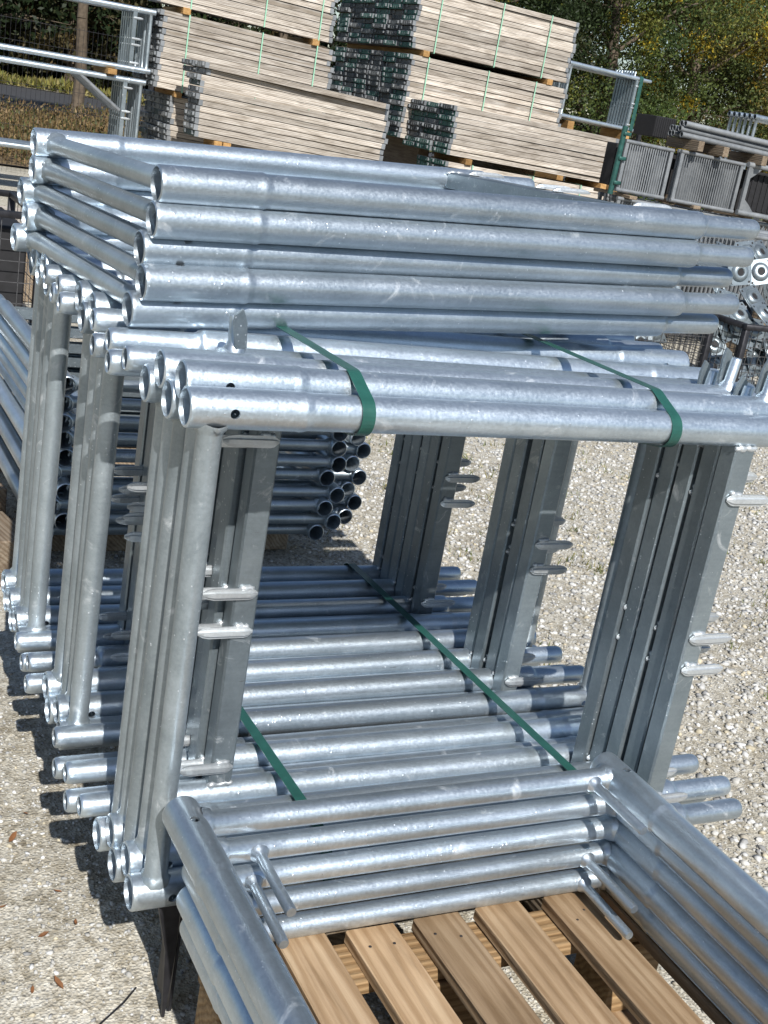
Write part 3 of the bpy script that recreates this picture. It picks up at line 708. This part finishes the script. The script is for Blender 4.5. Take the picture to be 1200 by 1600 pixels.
# ------------------------------------------------------------------ lattice panels, tubes and crates on the right
def lattice(x0, x1, y, zt, zb, nb, label, drop=.03):
    r = empty('lattice_panel', (x0, y, zb)); tag(r, label, 'lattice panel', 'lattice panels stacked on edge'); Ln = x1 - x0; h = zt - zb
    for z, n in ((0, 'bottom_rail'), (h, 'top_rail')):
        bm = bmesh.new(); add_tube(bm, (0, 0, z), (Ln, 0, z - drop), .017, 10); link(n, from_bm(n, bm, ZINC_OLD, 50), parent=r)
    for x in (.02, Ln - .02):
        bm = bmesh.new(); bm_box(bm, (x, 0, h / 2 - drop * x / Ln), (.035, .02, h), .002); link('end_bar', from_bm('end_bar', bm, ZINC_OLD), parent=r)
    bm = bmesh.new()
    for i in range(nb):
        x = .05 + (Ln - .1) * (i + .5) / nb; d = drop * x / Ln; add_tube(bm, (x, 0, .012 - d), (x, 0, h - .012 - d), .0065, 5, caps=False)
    tag(link('bars', from_bm('bars', bm, ZINC_OLD, 60), parent=r), kind='stuff')
for k in range(2): lattice(6.06 + .008 * k, 6.58, 7.5 + .05 * k, 1.105, .705, 17 + k, '%s narrow-barred lattice panel next to the green-ended decks' % ('outer', 'inner')[k], .012)
for k in range(2): lattice(6.62 + .008 * k, 7.34, 7.45 + .05 * k, 1.10, .69, 24 + k, '%s narrow-barred lattice panel under the bundled tubes' % ('outer', 'inner')[k], .02)
for k in range(4): lattice(6.10 + .006 * k, 7.9, 7.5 + .10 * k, .635, .23, 56, 'narrow-barred grey lattice panel in the tier on the ground', .04)
for x in (6.2, 6.9, 7.7): bearer((x, 7.68, .66), (.08, .55, .03), 'thin timber lath between the lattice tiers', OLD_WOOD, 0, 'timber_lath', 'laths between lattice tiers'); bearer((x, 7.68, -.05), (.1, .5, .49), 'timber block under the lattice panels', OLD_WOOD, 0, 'timber_block', 'blocks under the lattice panels')
bm = bmesh.new(); add_tube(bm, (0, 0, 0), (.012, 0, .56), .024, 10); [bm_box(bm, (.03, -.02, .1 + .2 * i), (.07, .03, .03), .003) for i in range(3)]
tag(link('green_post', from_bm('green_post', bm, GREEN_STEEL, 50), loc=(6.015, 7.5, .66)), 'green painted steel post between the decks and the lattice panels', 'post')
# frame with gusset plates right of the lattice and dark boxes inside
def gusset_frame(x0, x1, y, zt, zb):
    r = empty('gusset_rack', (x0, y, zb)); tag(r, 'grey frame with corner gusset plates holding dark crates', 'frame'); Ln = x1 - x0; h = zt - zb
    for z, n in ((0, 'bottom_rail'), (h, 'top_rail')):
        bm = bmesh.new(); add_tube(bm, (0, 0, z), (Ln, 0, z - .04), .024, 12); link(n, from_bm(n, bm, ZINC_OLD, 50), parent=r)
    bm = bmesh.new(); bm_box(bm, (.03, 0, h / 2), (.04, .03, h), .002); link('end_bar', from_bm('end_bar', bm, ZINC_OLD), parent=r)
    for z, s in ((h, -1), (0, 1)):
        bm = bmesh.new(); pr = [(.05, 0), (.20, 0), (.12, s * .07), (.05, s * .12)]
        a = [bm.verts.new((x, -.004, z + q)) for x, q in pr]; b = [bm.verts.new((x, .004, z + q)) for x, q in pr]; bm.faces.new(a); bm.faces.new(b[::-1])
        for i in range(4): j = (i + 1) % 4; bm.faces.new((a[j], a[i], b[i], b[j]))
        link('gusset_plate', from_bm('gusset_plate', bm, ZINC_OLD), parent=r)
gusset_frame(7.36, 8.9, 7.42, 1.09, .675)
bm = bmesh.new(); bm_box(bm, (0, 0, 0), (.62, .5, .36), .01); [bm_box(bm, (-.26 + .065 * i, -.253, 0), (.02, .012, .32), .002) for i in range(9)]
DC = from_bm('dark_crate', bm, DARK_FILL)
for (x, y, z, lab) in ((6.33, 7.72, .9, 'black ribbed crate behind the lattice panel next to the decks'), (6.99, 7.68, .9, 'black ribbed crate behind the lattice panel under the tubes'), (7.75, 7.78, .86, 'black ribbed crate inside the gusset frame'), (8.55, 7.8, .86, 'black ribbed crate beside the gusset frame'), (6.74, 8.05, 1.27, 'dark perforated crate behind the bundled tubes')):
    o = link('dark_crate', DC, loc=(x, y, z)); o.scale = (.78 if x < 6.5 else 1.05, .3, .98) if z == .9 else (1, 1, 1) if z < 1 else (.36, .6, .5); tag(o, lab, 'crate')
tv, tf = lathe([(0, .0195), (0, .024), (2.4, .024), (2.4, .0195), (2.35, .019), (.05, .019)], 12, 'x', close=True); TUBE = mesh_of('tube', tv, tf, ZINC_OLD, smooth=40)
for k in range(10):
    row, c = divmod(k, 4)
    o = link('steel_tube', TUBE, loc=(6.60 + random.uniform(-.03, .03), 7.45 + c * .055 + (.027 if row % 2 else 0), 1.235 + row * .046), rot=(0, .035, random.uniform(-.01, .01)))
    tag(o, 'grey steel tube bundled on laths above the lattice panels', 'tube', 'steel tubes above the lattice panels')
for x in (6.72, 7.0, 7.45, 7.9): bearer((x, 7.55, 1.165 - .035 * (x - 6.72)), (.06, .45, .085), 'small timber block under the bundled steel tubes', OLD_WOOD, 0, 'timber_block', 'blocks under the tubes')
for k in range(6):
    m = Matrix.Translation((8.15, 8.4 + .075 * k, .95)) @ Matrix.Rotation(.02, 4, 'Y'); frame('racked_scaffold', 'dull frame on edge, %s row back in the rack beyond the gusset frame' % ORD[k], 'rack beyond the gusset frame', m, W=.585, posts=(), L=1.2, S=1.08, pins=(.5, .25), detail=False, pinw=False)
for x in (8.3, 9.1): bearer((x, 8.6, .32), (.1, .6, 1.2), 'timber block under the rack beyond the gusset frame', OLD_WOOD, 0, 'timber_block', 'blocks under the rack beyond')
for k in range(7):
    m = Matrix.Translation((4.95, 6.35 + .07 * k, -.10)) @ Matrix.Rotation(.02, 4, 'Y'); frame('racked_scaffold', 'dull frame on edge, %s row back in the low rack behind the base plates' % ORD[k], 'low rack behind the base plates', m, W=.585, posts=(), L=1.2, S=1.08, pins=(.5, .25), detail=False, pinw=False)
for x in (5.1, 5.9): bearer((x, 6.55, -.215), (.1, .6, .15), 'timber block under the low rack behind the base plates', OLD_WOOD, 0, 'timber_block', 'blocks under the low rack')
# low bundle of tubes far right
for k in range(8):
    row, c = divmod(k, 4); o = link('steel_tube', TUBE, loc=(6.3 + random.uniform(-.03, .03), 6.1 + c * .055 + (.027 if row % 2 else 0), .56 + row * .046), rot=(0, .03, 0))
    tag(o, 'grey steel tube in the low bundle before the gusset frame', 'tube', 'low bundle of steel tubes')
for x in (6.5, 7.6): bearer((x, 6.18, .12), (.1, .4, .82), 'timber block under the low bundle of tubes', OLD_WOOD, 0, 'timber_block', 'blocks under the low tubes')

# mesh boxes with base plates
def plate_mesh():
    bm = bmesh.new(); bm_box(bm, (0, 0, 0), (.15, .15, .006), .0012)
    v, f = lathe([(.002, .056), (.008, .054), (.017, .044), (.022, .034), (.020, .024), (.012, .018), (.004, .0165), (-.002, .016), (-.002, .0005)], 20, 'z')
    bv = [bm.verts.new(p) for p in v]
    for q in f: bm.faces.new([bv[i] for i in q])
    for sx in (-1, 1):
        for sy in (-1, 1):
            v, f = lathe([(.0035, .0075), (.0036, .0005)], 10, 'z'); bw = [bm.verts.new((p[0] + sx * .058, p[1] + sy * .058, p[2])) for p in v]
    return from_bm('base_plate', bm, ZINC_BAR_SHADE, 40)
PLATE = plate_mesh()
hole_v, hole_f = lathe([(.0042, .0068), (.0042, .0004)], 10, 'z'); HOLE = mesh_of('bolt_hole_shade', hole_v, hole_f, DARK_FILL)  # dark disc painted for the shade inside each bolt hole
BOSS_v, BOSS_f = lathe([(.0150, .0195), (.0151, .0004)], 12, 'z'); BOSSM = mesh_of('bore_shade', BOSS_v, BOSS_f, DARK_FILL)  # dark disc painted for the shade down the central bore
def base_plate(x, y, z, tiltx, tilty, rz, lab, grp):
    r = empty('base_plate', (x, y, z), (tiltx, tilty, rz)); tag(r, lab, 'base plate', grp); link('plate', PLATE, parent=r)
    link('bore_shade', BOSSM, parent=r)
    for sx in (-1, 1):
        for sy in (-1, 1): link('bolt_hole_shade', HOLE, parent=r, loc=(sx * .058, sy * .058, 0))
def mesh_box(x0, x1, y0, y1, zb, zt, label, pw=.05):
    r = empty('wire_mesh_box', ((x0 + x1) / 2, (y0 + y1) / 2, zb)); tag(r, label, 'wire box'); c = r.location.copy()
    def part(n, f, mat, kind=None): bm = bmesh.new(); f(bm); o = link(n, from_bm(n, bm, mat, 50), parent=r, loc=-c); tag(o, kind=kind)
    for x in (x0, x1):
        for y in (y0, y1): part('corner_post', lambda bm: bm_box(bm, (x, y, (zb + zt) / 2), (.035, .035, zt - zb), .002), DARK_STEEL)
    for y in (y0, y1): part('rim', lambda bm: bm_box(bm, ((x0 + x1) / 2, y, zt + .016), (x1 - x0 + .04, .04, .03), .002), DARK_STEEL)
    for x in (x0, x1): part('rim', lambda bm: bm_box(bm, (x, (y0 + y1) / 2, zt + .0165), (.039, y1 - y0 - .042, .03), .002), DARK_STEEL)
    part('base', lambda bm: bm_box(bm, ((x0 + x1) / 2, (y0 + y1) / 2, zb + .05), (x1 - x0 - .037, y1 - y0 - .037, .03), .002), DARK_STEEL)
    def wires(bm, a, b, horiz):
        L2 = (Vector(b) - Vector(a)).length; n = int(L2 / pw)
        for i in range(1, n): p = Vector(a).lerp(Vector(b), i / n); add_tube(bm, (p.x, p.y, zb + .06), (p.x, p.y, zt), .0022, 4, caps=False)
        nz = int((zt - zb) / pw)
        for i in range(2, nz): z = zb + (zt - zb) * i / nz; add_tube(bm, (a[0], a[1], z), (b[0], b[1], z), .0022, 4, caps=False)
    for a, b in (((x0, y0), (x1, y0)), ((x1, y0), (x1, y1)), ((x0, y1), (x1, y1)), ((x0, y0), (x0, y1))):
        part('wire_panel', lambda bm: wires(bm, (a[0], a[1], 0), (b[0], b[1], 0), 0), BLACK_WIRE, 'stuff')
    return r
mesh_box(3.55, 4.30, 3.95, 4.9, -.285, .235, 'dark wire mesh box heaped with galvanised base plates', .045)
mesh_box(4.37, 5.25, 3.75, 4.7, -.285, .235, 'dark wire mesh box at the edge, filled with galvanised base plates', .045)
g = np.random.default_rng(3)
lab_h = 'galvanised square base plate heaped above the mesh box'
def heap(x0, x1, y0, y1, zl, zh, n, lab, grp):
    for i in range(n):
        t = i / max(1, n - 1); x = g.uniform(x0 + .08, x1 - .08); z = zl + (zh - zl) * t
        y = y0 + .09 + (y1 - y0 - .3) * (t * .7 + .3 * g.random())
        base_plate(x, y, z, math.radians(g.uniform(38, 80)), math.radians(g.uniform(-18, 18)), g.uniform(-.3, .5), lab, grp)
heap(3.55, 4.30, 4.0, 4.6, -.17, .22, 34, 'galvanised base plate inside the mesh box behind the tube ends', 'base plates in the first mesh box')
heap(4.37, 5.25, 3.79, 4.4, -.17, .22, 36, 'galvanised base plate inside the mesh box at the edge', 'base plates in the second mesh box')
heap(3.50, 4.35, 4.0, 4.9, .27, .60, 22, lab_h + ' behind the tube ends', 'base plates heaped on the first box')
heap(4.35, 5.25, 3.82, 4.7, .27, .60, 22, lab_h + ' at the edge', 'base plates heaped on the second box')
# dark frames behind the plates
for k in range(4): lattice(4.9, 6.6, 5.7 + .1 * k, .62, .10, 40, 'dull barred panel standing behind the base plates', .03)
for x in (5.1, 6.3): bearer((x, 5.85, -.105), (.1, .5, .37), 'timber block under the dull barred panels', OLD_WOOD, 0, 'timber_block', 'blocks under the barred panels')

# left wire cage, planks behind it and bits of hardware
mesh_box(-.45, .72, 4.5, 5.3, -.285, .30, 'dark wire mesh cage left of the frame ends', .085)
bm = bmesh.new(); bm_box(bm, (0, 0, 0), (1.08, .70, .50), .01); tag(link('dark_bin', from_bm('dark_bin', bm, DARK_FILL), loc=(.135, 4.92, .0)), 'black bin filling the wire mesh cage', 'bin')
pl = bmesh.new(); bm_box(pl, (0, 0, 0), (2.2, .30, .045), .003); PLK = from_bm('loose_plank', pl, DECK_WOOD)
for k in range(3): tag(link('loose_plank', PLK, loc=(.25, 5.75 + .36 * k, .08), rot=(0, .02, .01 * k)), 'pale plank lying flat behind the wire cage', 'plank', 'planks behind the wire cage')
for x in (-.5, .9): bearer((x, 6.1, -.115), (.1, 1.1, .34), 'timber block under the loose planks', OLD_WOOD, 0, 'timber_block', 'blocks under the loose planks')
g = np.random.default_rng(9)
cv, cf = lathe([(0, .012), (0, .018), (.05, .019), (.06, .026), (.075, .026), (.075, .012)], 10, 'x', close=True); CPL = mesh_of('coupler_sleeve', cv, cf, ZINC, smooth=35)
for i in range(46):
    t = i / 46; o = link('coupler_sleeve', CPL, loc=(g.uniform(-.25, .22), g.uniform(2.9, 3.35), -.255 + .02 + .34 * t), rot=(g.uniform(-1, 1), g.uniform(-1, 1), g.uniform(0, 6)))
    tag(o, 'small shiny coupler sleeve in the heap beside the rear pile', 'coupler', 'couplers heaped beside the rear pile')
pl = bmesh.new(); bm_box(pl, (0, 0, 0), (.55, .5, .03), .003); [bm_box(pl, (s * .23, 0, -.06), (.09, .5, .09), .003) for s in (-1, 0, 1)]
tag(link('small_pallet', from_bm('small_pallet', pl, OLD_WOOD), loc=(.0, 3.12, -.185)), 'old wooden pallet under the heap of couplers', 'pallet')
for k, (y, zz) in enumerate(((1.80, -.13), (2.2, -.13))):
    bearer((.10, y, -.225), (.16, .22, .13), 'weathered wood block left of the rear pile', OLD_WOOD, .2, 'wood_block', 'wood blocks left of the rear pile')

# ------------------------------------------------------------------ far setting: fence, bank, road, verge, trees
def sheet(name, x0, x1, y0, y1, z, mat, label, sub=24, bumpz=0):
    V = []; F_ = []
    for j in range(sub + 1):
        for i in range(sub + 1): V.append((x0 + (x1 - x0) * i / sub, y0 + (y1 - y0) * j / sub, z + (random.uniform(-bumpz, bumpz) if bumpz and 0 < i < sub and 0 < j < sub else 0)))
    for j in range(sub):
        for i in range(sub): a = j * (sub + 1) + i; F_.append((a, a + 1, a + sub + 2, a + sub + 1))
    o = link(name, mesh_of(name, V, F_, mat, smooth=80)); tag(o, label, name.replace('_', ' '), kind='structure'); return o
sheet('road', -60, 90, 25, 38, -.276, ASPHALT, 'grey asphalt road beyond the fence', 6)
sheet('grass_verge', -60, 90, 38.01, 80, -.262, GRASSG, 'sunlit grass verge along the road', 30, .06)
sheet('dry_bank', -60, 90, 13.2, 24.9, -.262, BANKG, 'brown weedy bank behind the fence', 30, .05)

def scrub(name, label, n, xr, yr, hr, cols, seed, sz=(.03, .09), dens=None):
    g = np.random.default_rng(seed); x = g.uniform(*xr, n); y = g.uniform(*yr, n)
    hmax = hr[0] + (hr[1] - hr[0]) * (.5 + .5 * np.sin(x * 1.7 + y * .9) * np.sin(x * .6 - y * 1.3)); z = -.26 + hmax * g.random(n) ** 1.4
    s = g.uniform(sz[0], sz[1], n); a = g.uniform(0, 6.283, n); t = g.uniform(-1.2, 1.2, n)
    u = np.stack([np.cos(a), np.sin(a), np.zeros(n)], -1) * s[:, None]; w = np.stack([-np.sin(a) * np.sin(t), np.cos(a) * np.sin(t), np.cos(t)], -1) * (s * 1.8)[:, None]
    c = np.stack([x, y, z], -1); V = np.stack([c - u * .5, c + u * .5, c + w], 1).reshape(-1, 3); F_ = np.arange(3 * n).reshape(-1, 3)
    cc = np.array(cols)[g.integers(0, len(cols), n)] * g.uniform(.7, 1.2, (n, 1))
    tag(link(name, tint_mesh(name, V, F_, cc, LEAF)), label, 'scrub', kind='stuff')
scrub('dry_scrub', 'brown dry weeds and low scrub behind the fence', 60000, (1.5, 10.5), (13.3, 22), (.15, .55), [(.20, .13, .06), (.15, .11, .05), (.09, .10, .035), (.24, .17, .08)], 31, (.012, .04))

def fence():
    r = empty('mesh_fence', (2, 12.6, -.27)); tag(r, 'dark wire mesh fence behind the left frame rack', 'fence')
    for i in range(6):
        bm = bmesh.new(); bm_box(bm, (-3.0 + 2.2 * i, 0, .8), (.05, .05, 1.6), .003); link('fence_post', from_bm('fence_post', bm, DARK_STEEL), parent=r)
        if i == 5: break
        bm = bmesh.new(); x0 = -2.97 + 2.2 * i
        for k in range(1, 43): add_tube(bm, (x0 + .05 * k, 0, .05), (x0 + .05 * k, 0, 1.55), .0022, 3, caps=False)
        for k in range(8): add_tube(bm, (x0, 0, .06 + .21 * k), (x0 + 2.14, 0, .06 + .21 * k), .003, 4, caps=False)
        tag(link('mesh_panel', from_bm('mesh_panel', bm, DARK_STEEL), parent=r), kind='stuff')
fence()

def tree(x, y, h, rx, rz, nleaf, cols, label, group, seed, zc=None, leaf=(.035, .085), trunk_r=.16, lean=0, zmin=.25):
    g = np.random.default_rng(seed); rr = random.Random(seed)
    r = empty('tree', (x, y, -.27)); tag(r, label, 'tree', group)
    bm = bmesh.new(); top = h * .72; segs = 7; pts = [Vector((lean * (i / segs) + rr.uniform(-.12, .12) * (i > 0), rr.uniform(-.12, .12) * (i > 0), top * i / segs)) for i in range(segs + 1)]
    for i in range(segs): add_tube(bm, pts[i], pts[i + 1], trunk_r * (1 - .8 * i / segs), 9, trunk_r * (1 - .8 * (i + 1) / segs), caps=False)
    link('trunk', from_bm('trunk', bm, BARK, 60), parent=r)
    bm = bmesh.new(); tips = []
    for k in range(34):
        i = rr.randint(1 if zmin < 1 else 4, segs - 1); p = pts[i]; a = rr.uniform(0, 6.283); l = rx * rr.uniform(.5, 1.0); e = Vector((math.cos(a) * l, math.sin(a) * l, rr.uniform(-.1, .9) * rz * .6)) + p
        m = (p + e) / 2 + Vector((rr.uniform(-.2, .2), rr.uniform(-.2, .2), rr.uniform(-.05, .25))); br = trunk_r * .22
        add_tube(bm, p, m, br, 6, br * .6, caps=False); add_tube(bm, m, e, br * .6, 5, br * .15, caps=False); tips += [e, m, (m + e) / 2]
        for _ in range(3):
            q = m.lerp(e, rr.random()); e2 = q + Vector((rr.uniform(-.6, .6), rr.uniform(-.6, .6), rr.uniform(-.3, .5))); add_tube(bm, q, e2, br * .25, 4, br * .08, caps=False); tips.append(e2)
    link('limbs', from_bm('limbs', bm, BARK, 60), parent=r)
    # leaf clumps round the limb tips and through the crown
    nc = 120; cl = []
    for _ in range(nc):
        if rr.random() < .45: t = rr.choice(tips); cl.append((t.x, t.y, t.z))
        else:
            while True:
                v = g.uniform(-1, 1, 3)
                if v @ v < 1 and v @ v > .12: break
            cl.append((v[0] * rx + lean * .6, v[1] * rx, (zc if zc else h * .55) + v[2] * rz))
    cl = np.array(cl); ci = g.integers(0, nc, nleaf); cs = g.uniform(.13, .38, nc) * (rx / 2.2)
    base = np.array(cols); kk = (g.random(nc) ** 1.5 * len(base)).astype(int); cs = np.where(kk == len(base) - 1, cs * .45, cs)
    c = cl[ci] + g.normal(0, 1, (nleaf, 3)) * cs[ci][:, None] * np.array([1, 1, .7])
    kp = c[:, 2] > zmin; c = c[kp]; ci = ci[kp]; n = len(c)
    s = g.uniform(leaf[0], leaf[1], n); a = g.uniform(0, 6.283, n); t = g.normal(0, .8, n); b = g.uniform(0, 6.283, n)
    u = np.stack([np.cos(a) * np.cos(t), np.sin(a) * np.cos(t), np.sin(t)], -1); w0 = np.stack([np.cos(b), np.sin(b), g.normal(0, .5, n)], -1); w = np.cross(u, w0); w /= np.linalg.norm(w, axis=1)[:, None] + 1e-6
    u *= s[:, None]; w *= (s * .45)[:, None]
    V = np.stack([c - u * .5, c + w * .5, c + u * .5, c - w * .5], 1).reshape(-1, 3); F_ = np.arange(4 * n).reshape(-1, 4)
    cc = base[kk][ci] * g.uniform(.65, 1.3, (n, 1))
    link('crown', tint_mesh('crown', V, F_, cc, LEAF), parent=r)
DG = [(.050, .078, .024), (.070, .105, .028), (.10, .13, .033), (.16, .17, .036), (.48, .38, .04)]
OG = [(.075, .10, .028), (.10, .118, .032), (.14, .13, .035), (.20, .145, .032), (.50, .38, .04)]
DD = [(.016, .028, .010), (.022, .036, .012), (.030, .046, .015), (.036, .042, .015)]
tree(9.6, 17.0, 6.5, 2.3, 2.6, 60000, DD, 'dark dense tree rising behind the high rack of frames', 'trees beyond the yard', 41)
tree(12.2, 16.8, 6.6, 2.3, 2.7, 60000, DG, 'green tree with yellow leaf sprays behind the bundled tubes', 'trees beyond the yard', 42)
tree(14.6, 17.4, 6.4, 2.2, 2.6, 60000, OG, 'tree turning yellow and brown behind the lattice panels', 'trees beyond the yard', 43)
tree(17.4, 18.5, 6.8, 2.4, 2.8, 60000, OG, 'outermost tree turning brown beyond the gusset frame', 'trees beyond the yard', 44)
tree(11.0, 20.5, 7.5, 2.6, 3.2, 16000, DD, 'tall dark tree filling the gap behind the deck stack', 'trees beyond the yard', 45, leaf=(.07, .15))
tree(15.5, 21.5, 7.5, 2.8, 3.2, 16000, DD, 'tall dark tree in the second row behind the yellowing one', 'trees beyond the yard', 46, leaf=(.07, .15))
tree(20.0, 22.0, 7.5, 2.8, 3.2, 14000, DD, 'tall dark tree in the second row behind the brown one', 'trees beyond the yard', 47, leaf=(.07, .15))
def far_tree(i, x, y, h, rx, rz, cols, lab): tree(x, y, h, rx, rz, 9000, cols, lab, 'trees across the road', 60 + i, zc=h * .5, leaf=(.14, .32), trunk_r=.25)
BR = [(.06, .055, .025), (.09, .07, .03), (.04, .05, .02), (.12, .085, .035)]
far_tree(0, 5.6, 41.5, 8, 3.2, 3.9, DD, 'dark round tree across the road, farthest from the deck stacks')
far_tree(1, 9.0, 43, 8, 3.2, 3.9, BR, 'brownish tree across the road next to the dark round one')
far_tree(2, 12.0, 41.5, 8, 3.0, 3.9, DD, 'dark leafy tree across the road, seen over the frame rack')
far_tree(3, 15.0, 44, 8.5, 3.2, 4.0, BR, 'brownish tree across the road behind the upper deck bundle')
far_tree(4, 18.5, 42, 8.5, 3.2, 4.0, DD, 'dark tree across the road hidden mostly by deck bundles')
far_tree(5, 2.6, 44, 8.5, 3.2, 4.0, DD, 'dark tree across the road at the outer edge of the row')
for k_, (tx_, ty_) in enumerate(((4.6, 21.6), (8.6, 22.6), (12.4, 21.8))):
    tree(tx_, ty_, 9.0, 2.4, 2.4, 16000, DD, 'slim-trunked tree with a high crown beyond the fence, %s along the road' % ORD[k_], 'high-crowned trees by the road', 80 + k_, zc=5.6, leaf=(.07, .16), trunk_r=.12, zmin=2.6)
scrub('far_hedge', 'dark hedge along the far side of the road', 16000, (0, 24), (45, 49), (2.0, 3.6), [(.03, .04, .016), (.05, .05, .02), (.035, .05, .02)], 33, (.16, .4))
scrub('verge_grass', 'rough yellowing grass on the road verge', 9000, (2, 16), (38.1, 41), (.1, .3), [(.22, .2, .05), (.16, .17, .05), (.28, .24, .09)], 34, (.05, .13))
